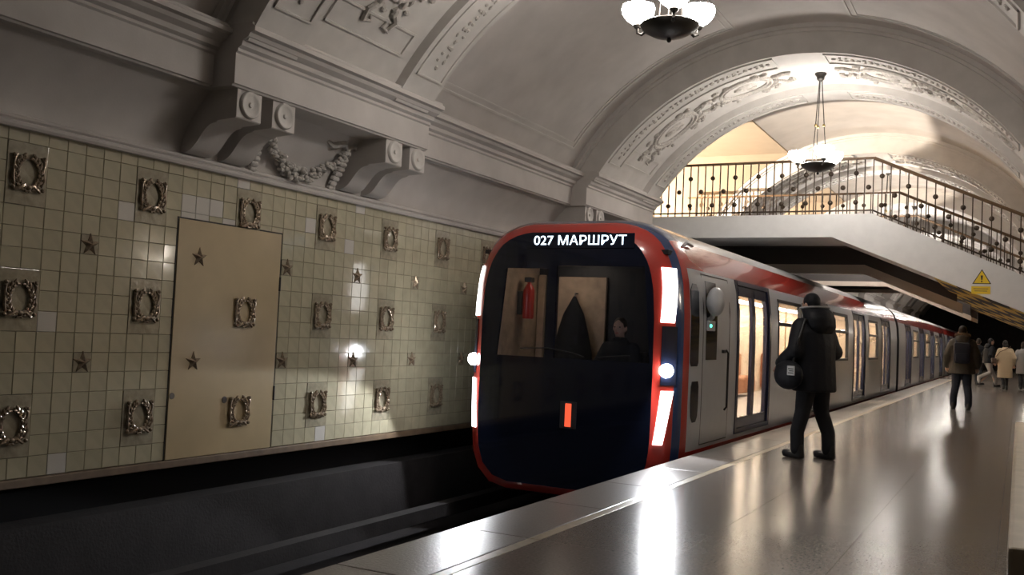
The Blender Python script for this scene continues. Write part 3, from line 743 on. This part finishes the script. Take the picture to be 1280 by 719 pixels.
# LED strips, headlights, lamp housings
def strip(side, z0, z1, t0a, t1a, t0b, t1b, m, name, off=.012, n=8):
    mb = MB(); rings = []
    for i in range(n+1):
        u = i/n; z = z0+(z1-z0)*u; a = t0a+(t0b-t0a)*u; b = t1a+(t1b-t1a)*u; ts = [a+(b-a)*j/4 for j in range(5)]
        rings.append([nose_pt(side, z, q, off) for q in ts]+[nose_pt(side, z, q, -.01) for q in reversed(ts)])
    return mb.loft(rings).build(name, m, train, True)
for s in (-1, 1):
    strip(s, 1.4, 2.0, .6, 1.85, 1.05, 2.4, led, 'light_strip')
    strip(s, .08, .66, .3, 1.15, .85, 1.95, led, 'light_strip')
    hs = strip(s, .72, 1.36, .75, 2.2, .75, 2.15, mask, 'lamp_housing', .008)
    p = nose_pt(s, .88, 1.15, .02)
    h = MB().lathe([(0, -.05), (.05, -.045), (.07, -.02), (.075, .03)], p, 20, 'y').build('headlight', headlamp, train, True)
    sd = bpy.data.lights.new('headlight_beam', 'SPOT'); sd.energy = HEAD_W; sd.spot_size = R(100); sd.spot_blend = .06; sd.shadow_soft_size = .06; sd.color = (.93, .96, 1); sd.specular_factor = .35
    so = bpy.data.objects.new('headlight_beam', sd); C.objects.link(so); so.parent = train; so.matrix_parent_inverse = Matrix.Translation(-train.location)
    so.location = (p.x, p.y-.08, p.z); so.rotation_euler = (R(90-49.5), 0, R(180))
# emblem
e = MB().bbox(-4.56, -4.36, 9.845, 9.86, .17, .47, .006).build('emblem_plate', mat('emblem_grey', (.05, .05, .06), .3), train)
MB().bbox(-4.495, -4.42, 9.838, 9.848, .19, .45, .005).build('emblem_bar', redem, e)
# cab side: windows, door, mirror pod, handrails
MB().loft([[(side_x(z)+.004, 10.34+d, z), (side_x(z)+.004, 10.64-d, z), (side_x(z)-.02, 10.64-d, z), (side_x(z)-.02, 10.34+d, z)] for z, d in ((.93, .04), (.97, 0), (1.4, 0), (1.78, .0), (1.86, .08))]).build('cab_side_window', darkglass, train)
MB().loft([[(side_x(z)+.004, 10.4+d, z), (side_x(z)+.004, 10.68-d, z), (side_x(z)-.02, 10.68-d, z), (side_x(z)-.02, 10.4+d, z)] for z, d in ((.3, .08), (.36, .02), (.5, 0), (.7, .0), (.76, .03))]).build('cab_side_window', darkglass, train)
cdor = side_frame('cab_door', 10.8, 11.95, .02, 2.0, .012, .012, dark, train, .003, .02)
side_pane('pane', 10.92, 11.36, 1.0, 1.92, darkglass, cdor, .005)
MB().tube([(side_x(1.1)+.02, 11.72, 1.12), (side_x(1.1)+.05, 11.72, 1.08), (side_x(.5)+.05, 11.72, .42), (side_x(.4)+.02, 11.72, .38)], .013, 8).build('handrail', dark, cdor)
MB().bbox(side_x(1.1)-.01, side_x(1.1)+.03, 11.6, 11.7, 1.08, 1.12, .005).build('door_handle', dark, cdor)
pod = MB().ball((side_x(1.7)+.12, 10.9, 1.68), (.1, .17, .17), 16, 10).build('mirror_pod', tgrey, train, True)
MB().tube([(side_x(1.45)-.01, 10.98, 1.45), (side_x(1.5)+.06, 10.95, 1.5), (side_x(1.6)+.09, 10.92, 1.6)], .03, 8).build('pod_arm', tgrey, pod)
MB().bbox(side_x(1.4)-.01, side_x(1.4)+.03, 10.92, 11.2, 1.34, 1.46, .01).build('lamp_box', tgrey, pod)
MB().ball((side_x(1.4)+.03, 11.0, 1.4), (.012, .04, .02), 8, 5).build('green_lamp', greenem, pod)
MB().tube([(side_x(2.3)+.02, 10.45, 2.28), (side_x(2.3)+.03, 10.55, 2.33), (side_x(2.3)+.02, 10.8, 2.32)], .02, 8).build('roof_marker', tgrey, train)
# following cars
def plain_car(y0, y1, label):
    t = thing('metro_car', label, 'train', (TX, y0, -1.0))
    d_ = [(y0+1.9+4.93*i, y0+3.8+4.93*i) for i in range(4)]; w_ = [(y0+4.4+4.93*i, y0+6.3+4.93*i) for i in range(3)]
    hl = [(a, b, .04, 2.03) for a, b in d_]+[(a, b, .93, 1.9) for a, b in w_]
    shell(sorted({y0, y0+.2, y1-.2, y1}|{v for h in hl for v in h[:2]}), zone_body, hl).build('body_shell', SH, t, True)
    for a, b in d_: fit_door(t, a, b)
    for a, b in w_: fit_window(t, a, b)
    interior(t, y0+.1, y1-.1)
    for yy in (y0, y1): MB().add(loop(yy), [tuple(range(2*NL))]).build('end_wall', dark, t)
    bogie(t, y0+3); bogie(t, y1-3)
    MB().box(TX-.8, TX+.8, y0-.58, y0-.01, -.05, 2.3).build('gangway', dark, t)
    return t
plain_car(31.2, 51.0, 'second metro car with red roof edge, coupled behind the cab car')
plain_car(51.6, 71.4, 'farthest metro car at the tunnel end of the train')

# things inside the cab
o = MB().lathe([(0, 0), (.07, 0), (.075, .03), (.075, .36), (.05, .42), (.025, .45), (.025, .5), (0, .5)], (-5.58, 10.95, 1.4), 16)
ext = thing('fire_extinguisher', 'red extinguisher on the cab back wall behind left windshield', 'extinguisher', (-5.58, 10.95, 1.4))
o.build('cylinder', extred, ext, True); MB().bbox(-5.63, -5.53, 10.9, 11.0, 1.87, 1.93, .01).build('valve', dark, ext); MB().box(-5.72, -5.65, 10.9, 11.0, 1.45, 1.75).build('bracket', dark, ext)
ct = thing('hanging_coat', 'dark coat hanging on a hook behind the middle of windshield', 'coat', (-5.12, 11.38, .9))
mbx = MB(); rings = []
for z, a, b in ((.85, .28, .08), (1.0, .27, .08), (1.3, .2, .075), (1.5, .14, .065), (1.66, .05, .04), (1.72, .02, .02)):
    rings.append([(-5.12+a*math.cos(2*math.pi*i/18)*(1+.06*math.sin(5*i)), 11.36+b*math.sin(2*math.pi*i/18), z) for i in range(18)])
mbx.loft(rings).build('coat_cloth', jblack, ct, True); MB().tube([(-5.12, 11.45, 1.76), (-5.12, 11.38, 1.76), (-5.12, 11.36, 1.72)], .012, 6).build('hook', railsteel, ct)

# ------------------------------------------------------------------ people
def limb(mb, pts, rad, n=10, sx=1.0):
    pts = [Vector(p) for p in pts]
    # hemispherical ends so that chains merge
    mb.tube(pts, rad, n)
    for i in range(len(pts)): mb.ball(pts[i], rad[i], 10, 6)
def rings_(mb, data, n=18):
    mb.loft([[(cx_+rx*math.cos(2*math.pi*i/n), cy_+ry*math.sin(2*math.pi*i/n), z) for i in range(n)] for z, cx_, cy_, rx, ry in data])
def fuse(mb, name, m, parent, vox=.012, smooth=4):
    me_ = mb.mesh(name, m); o = bpy.data.objects.new('tmp', me_); C.objects.link(o)
    rm = o.modifiers.new('r', 'REMESH'); rm.mode = 'VOXEL'; rm.voxel_size = vox
    sm = o.modifiers.new('s', 'SMOOTH'); sm.iterations = smooth; sm.factor = .5
    me2 = bpy.data.meshes.new_from_object(o.evaluated_get(bpy.context.evaluated_depsgraph_get())); bpy.data.objects.remove(o)
    me2.name = name; me2.materials.clear(); me2.materials.append(m); me2.shade_smooth()
    return place(name, me2, parent)
def hand(mb, wrist, d, palm_n, side):
    wrist, d, pn = Vector(wrist), Vector(d).normalized(), Vector(palm_n).normalized(); ac = d.cross(pn).normalized()*side
    mb.ball(wrist+d*.05, (.03, .03, .03), 10, 6)
    limb(mb, [wrist, wrist+d*.045, wrist+d*.085], [.026, .033, .034], 8)
    for k, (o_, l) in enumerate(((-.03, .062), (-.01, .075), (.01, .07), (.028, .054))):
        b = wrist+d*.09+ac*o_; limb(mb, [b, b+d*l*.55+pn*l*.12, b+d*l*.75+pn*l*.55], [.0095, .009, .0075], 7)
    b = wrist+d*.04-ac*.03; limb(mb, [b, b+d*.03-ac*.022+pn*.012, b+d*.058-ac*.026+pn*.03], [.012, .011, .009], 7)
def person(label, loc, heading, H, legs, arms, top, bottom, shoe, hair, coat_len=.82, hair_style='short', hood=None, bulk=1.0, lean=0., vox=.014, group=None, skirt=False, hood_fur=None, big_hood=False):
    """origin between the feet, facing +Y; legs: foot/knee offsets per side; arms: elbow, wrist per side"""
    t = thing('person', label, 'person', (0, 0, 0), group); k = H/1.76
    hip, sh, nk, hd = .93*k, 1.44*k, 1.52*k, 1.64*k
    def S(v): return Vector(v)*k
    body = MB(); L = lean
    def ly(z): return L*max(0, (z-hip))/(sh-hip)
    rings_(body, [(hip-.06*k, 0, 0, .15*k, .11*k), (hip+.1*k, 0, ly(hip+.1), .15*k, .105*k), (1.2*k, 0, ly(1.2*k), .16*k, .11*k), (1.36*k, 0, ly(1.36*k), .18*k, .115*k), (sh, 0, ly(sh), .16*k, .09*k), (nk-.03*k, 0, ly(sh), .06*k, .06*k)])
    hy = ly(sh)+.03*k
    limb(body, [(0, ly(sh), sh), (0, hy, hd-.06*k)], [.06*k, .055*k], 10)
    body.ball((0, hy+.005, hd+.02*k), (.076*k, .095*k, .112*k), 16, 12); body.ball((0, hy+.03*k, hd-.045*k), (.055*k, .065*k, .06*k), 12, 8)
    body.ball((0, hy+.105*k, hd-.012*k), (.013*k, .02*k, .024*k), 8, 6); body.ball((0, hy+.1*k, hd+.015*k), (.01*k, .014*k, .02*k), 8, 6)
    for s in (-1, 1): body.ball((s*.078*k, hy-.005, hd-.0*k), (.014*k, .022*k, .034*k), 8, 6)
    for s, (kn, ft) in zip((-1, 1), legs):
        limb(body, [(s*.09*k, 0, hip-.04*k), S(kn), S(ft)+Vector((0, 0, .08*k))], [.07*k, .043*k, .034*k], 10)
        limb(body, [S(ft)+Vector((0, -.03, .05*k)), S(ft)+Vector((0, .13*k, .035*k))], [.035*k, .03*k], 8)
    for s, (el, wr) in zip((-1, 1), arms):
        limb(body, [(s*.17*k, ly(sh), sh-.03*k), S(el), S(wr)], [.055*k, .045*k, .03*k], 10)
        hand(body, S(wr), S(wr)-S(el)+Vector((0, 0, -.12)), (-s*.6, .6, 0), s)
    b = fuse(body, 'body', skin, t, .0125, 2)
    for s in (-1, 1): MB().ball((s*.031*k, hy+.088*k, hd+.02*k), (.013*k, .009*k, .008*k), 8, 6).build('eye', hairblk, b, True)
    MB().ball((0, hy+.091*k, hd-.052*k), (.024*k, .008*k, .006*k), 8, 5).build('mouth', extred, b, True)
    # trousers or stockings
    tr = MB(); f = .78 if skirt else 1
    rings_(tr, [(hip-.1*k, 0, 0, .165*k*f, .125*k*f), (hip+.1*k, 0, 0, .17*k*f, .125*k*f)])
    for s, (kn, ft) in zip((-1, 1), legs):
        limb(tr, [(s*.09*k, 0, hip-.05*k), (Vector((s*.09*k, 0, hip-.05*k))+S(kn))/2, S(kn), S(ft)+Vector((0, 0, .28*k)), S(ft)+Vector((0, -.01, .1*k))], [.108*k*f, .1*k*f, .082*k*f, .075*k*f, .072*k*f], 12)
    fuse(tr, 'stockings' if skirt else 'trousers', bottom, t, vox, 3)
    for s, (kn, ft) in zip((-1, 1), legs):
        sm_ = MB(); c = S(ft)
        sm_.bbox(c.x-.048*k, c.x+.048*k, c.y-.09*k, c.y+.17*k, c.z, c.z+.07*k, .03); limb(sm_, [c+Vector((0, -.045*k, .06*k)), c+Vector((0, -.04*k, .13*k))], [.05*k, .048*k], 10); sm_.ball((c.x, c.y+.13*k, c.z+.045*k), (.05*k, .07*k, .042*k), 10, 6)
        fuse(sm_, 'shoe', shoe, t, .009, 2)
    # jacket / coat
    j = MB(); lo = coat_len*k; u = bulk
    data = [(lo, 0, 0, .205*k*u, .165*k*u), (lo+.08*k, 0, .0, .2*k*u, .16*k*u), (1.05*k, 0, ly(1.05*k), .195*k*u, .155*k*u), (1.22*k, 0, ly(1.22*k), .205*k*u, .16*k*u), (1.36*k, 0, ly(1.36*k), .215*k*u, .15*k*u), (sh, 0, ly(sh), .175*k*u, .115*k*u), (sh+.05*k, 0, ly(sh)+.005, .1*k, .09*k), (nk+.02*k, 0, hy, .085*k, .085*k)]
    if lo > 1.0*k: data = [data[0]]+data[3:]
    if lo < .7*k: data.insert(1, (.7*k, 0, 0, .205*k*u, .165*k*u))
    rings_(j, data)
    for s, (el, wr) in zip((-1, 1), arms):
        a0 = Vector((s*.165*k, ly(sh), sh-.04*k)); e_, w_ = S(el), S(wr)
        limb(j, [a0, a0*.5+e_*.5, e_, e_*.45+w_*.55, w_*.94+e_*.06], [.085*k*u, .08*k*u, .075*k*u, .066*k*u, .055*k*u], 12)
    jo = fuse(j, 'jacket' if coat_len > .7 else 'coat', top, t, vox, 3)
    hr = MB()
    hr.ball((0, hy-.012*k, hd+.04*k), (.085*k, .1*k, .105*k), 16, 12)
    if hair_style == 'short': hr.ball((0, hy-.045*k, hd-.01*k), (.078*k, .06*k, .085*k), 14, 10)
    elif hair_style == 'bob': hr.ball((0, hy-.035*k, hd-.04*k), (.095*k, .075*k, .12*k), 14, 10)
    # keep the face clear
    ho = MB(); ho.v = []; tmp = fuse(hr, 'hair' if hair not in (jblack,) else 'knit_cap', hair, t, .01, 2)
    for v_ in tmp.data.vertices:
        if v_.co.y > hy+.05*k and v_.co.z < hd+.07*k: v_.co.y = hy+.05*k+(v_.co.y-hy-.05*k)*.1
    if hood:
        hh = MB(); rings_(hh, [(sh-.02*k, 0, ly(sh)-.12*k*u, .13*k, .06*k), (sh+.04*k, 0, ly(sh)-.1*k, .15*k, .09*k), (sh+.1*k, 0, ly(sh)-.07*k, .135*k, .1*k), (sh+.14*k, 0, ly(sh)-.05*k, .1*k, .08*k)])
        if big_hood:
            hh = MB(); rings_(hh, [(sh-.1*k, 0, ly(sh)-.15*k, .14*k, .06*k), (sh-.03*k, 0, ly(sh)-.14*k, .18*k, .1*k), (sh+.06*k, 0, ly(sh)-.1*k, .19*k, .14*k), (sh+.13*k, 0, ly(sh)-.06*k, .175*k, .15*k), (sh+.18*k, 0, ly(sh)-.02*k, .15*k, .13*k)])
        hb = fuse(hh, 'hood', hood, t, vox, 3)
        if hood_fur:
            n = 22; pts = []
            for i in range(n+1):
                a = 2*math.pi*i/n; pts.append((.16*k*math.sin(a), ly(sh)-.02*k-.14*k*math.cos(a), sh+.175*k+.012*k*math.cos(a)) if big_hood else (.125*k*math.sin(a), hy-.04*k-.085*k*math.cos(a), sh+.13*k+.02*k*math.cos(a)))
            MB().tube(pts, (.011*k if hood_fur is greytrim else .04*k), 8, False).build('hood_trim', hood_fur, hb, True)
    t.location = loc; t.rotation_euler = (0, 0, heading)
    return t
def attach(o, t):              # a thing carried by a person: top-level, placed in the person's frame
    M = Matrix.Translation(Vector(t.location)) @ Matrix.Rotation(t.rotation_euler.z, 4, 'Z'); o.matrix_world = M; return o
STAND = [((-.1, .02, .5), (-.13, 0, 0)), ((.1, .02, .5), (.12, -.02, 0))]
WALKL = [((-.09, .16, .52), (-.09, .2, .0)), ((.09, .0, .5), (.09, -.24, .03))]
WALKR = [((-.09, .02, .5), (-.09, -.2, .03)), ((.09, .13, .52), (.09, .17, 0))]
DOWN = [((-.27, -.05, 1.16), (-.29, .06, .92)), ((.27, -.05, 1.16), (.29, .06, .92))]
BIGSTEP = [((-.09, .2, .54), (-.1, .34, .0)), ((.09, .02, .5), (.09, -.38, .05))]

# near man: black padded jacket, facing the train, seen from behind his left side
p1 = person('man in black hooded padded jacket and black trousers standing at platform edge', (-1.96, 10.75, 0), R(58), 1.78,
            [((-.13, .03, .5), (-.15, .08, 0)), ((.12, .0, .5), (.17, -.06, 0))], [((-.28, .02, 1.14), (-.24, .26, 1.0)), ((.27, -.02, 1.15), (.22, .24, 1.0))],
            jblack, trblack, shoeblk, jblack, .72, 'short', jblack, 1.27, .05, hood_fur=greytrim, big_hood=True)
bag = thing('shoulder_bag', 'black bag with white printed tag at the near man\'s hip', 'bag')
bb = MB(); bb.ball((-.33, .06, .9), (.085, .2, .16), 14, 10); bb.bbox(-.39, -.27, -.08, .22, .8, 1.02, .05); fuse(bb, 'bag_body', jblack, bag, .012, 3)
MB().tube([(-.33, .0, 1.03), (-.3, -.05, 1.3), (-.2, -.03, 1.5), (0, -.15, 1.5)], .014, 6).build('bag_strap', shoeblk, bag)
tg = MB().bbox(-.415, -.405, -.1, -.0, .9, 1.0, .002).build('tag', tagw, bag); 
for i in range(3): MB().box(-.4165, -.4145, -.09, -.015-.015*(i % 2), .92+.022*i, .93+.022*i).build('tag_print', signblk, tg)
attach(bag, p1)
# man walking away with a navy backpack
p2 = person('man in dark fur-hooded parka with navy backpack walking away on platform', (-1.07, 22.4, 0), R(2), 1.76, [((-.11, .03, .5), (-.15, .05, 0)), ((.11, .0, .5), (.14, -.1, 0))], DOWN, olive, jeans, shoeblk, hairbrn, .76, 'short', olive, 1.28, .0, hood_fur=fur)
bp = thing('backpack', 'navy backpack on the back of the man walking away', 'backpack')
MB().bbox(-.16, .16, -.36, -.17, .98, 1.42, .06).build('pack_body', bpnavy, bp, True); MB().bbox(-.12, .12, -.4, -.33, 1.02, 1.2, .03).build('pocket', bpnavy, bp, True)
for s in (-1, 1): MB().tube([(s*.11, -.2, 1.4), (s*.13, -.08, 1.53), (s*.13, .15, 1.46), (s*.14, .19, 1.3)], .02, 6).build('strap', bpnavy, bp)
attach(bp, p2)
p3 = person('man in black jacket and pale grey trousers striding past the woman', (-1.0, 39.0, 0), R(-60), 1.74, BIGSTEP, DOWN, jblack, greytr, shoeblk, hairblk, .86, 'short', jblack, 1.15, .06)
p4 = person('woman in long beige coat and dark stockings on the far platform', (-.42, 36.2, 0), R(12), 1.66, WALKR, [((-.25, -.02, 1.15), (-.22, .15, 1.0)), ((.27, -.05, 1.16), (.28, .06, .92))], coatbeige, trblack, shoeblk, hairblk, .44, 'bob', None, 1.2, 0, skirt=True)
hb_ = thing('handbag', 'small brown shoulder bag at the beige-coated woman\'s left hip', 'bag')
MB().bbox(-.42, -.28, -.1, .12, .88, 1.06, .03).build('bag_body', bagbrown, hb_, True); MB().tube([(-.33, 0, 1.05), (-.2, -.2, 1.28), (.1, -.14, 1.44), (.16, 0, 1.48)], .01, 6).build('strap', bagbrown, hb_)
attach(hb_, p4)
p5 = person('person in black clothes half hidden behind the man with the backpack', (-1.38, 40.5, 0), R(-10), 1.74, WALKL, DOWN, jblack, trblack, shoeblk, hairbrn, .8, 'short', None, 1.1, 0)
p6 = person('person in grey jacket at right edge of picture', (.12, 37.2, 0), R(5), 1.64, WALKR, DOWN, coatgrey, trblack, shoeblk, hairbrn, .6, 'bob', None, 1.15, 0)
# driver
SIT = [((-.12, .42, .5), (-.12, .42, .05)), ((.12, .42, .5), (.12, .42, .05))]
dr = person('train driver in dark uniform sitting behind the right of windshield', (-4.3, 10.95, -.32), R(180), 1.76, SIT, [((-.25, .12, 1.15), (-.2, .36, 1.1)), ((.25, .12, 1.15), (.2, .36, 1.1))], trblack, trblack, shoeblk, hairbrn, .86, 'short', None, 1.0, 0)
MB().bbox(-.24, .24, -.22, .3, .72, .84, .04).build('s', dark) if False else None
seat = thing('driver_seat', 'dark seat under the train driver', 'seat', (-4.3, 11.0, .02))
MB().bbox(-4.55, -4.05, 10.75, 11.2, .34, .44, .03).bbox(-4.55, -4.05, 11.18, 11.28, .44, 1.05, .03).build('cushion', dark, seat); MB().tube([(-4.3, 11.0, .02), (-4.3, 11.0, .36)], .05, 10).build('pedestal', dark, seat)
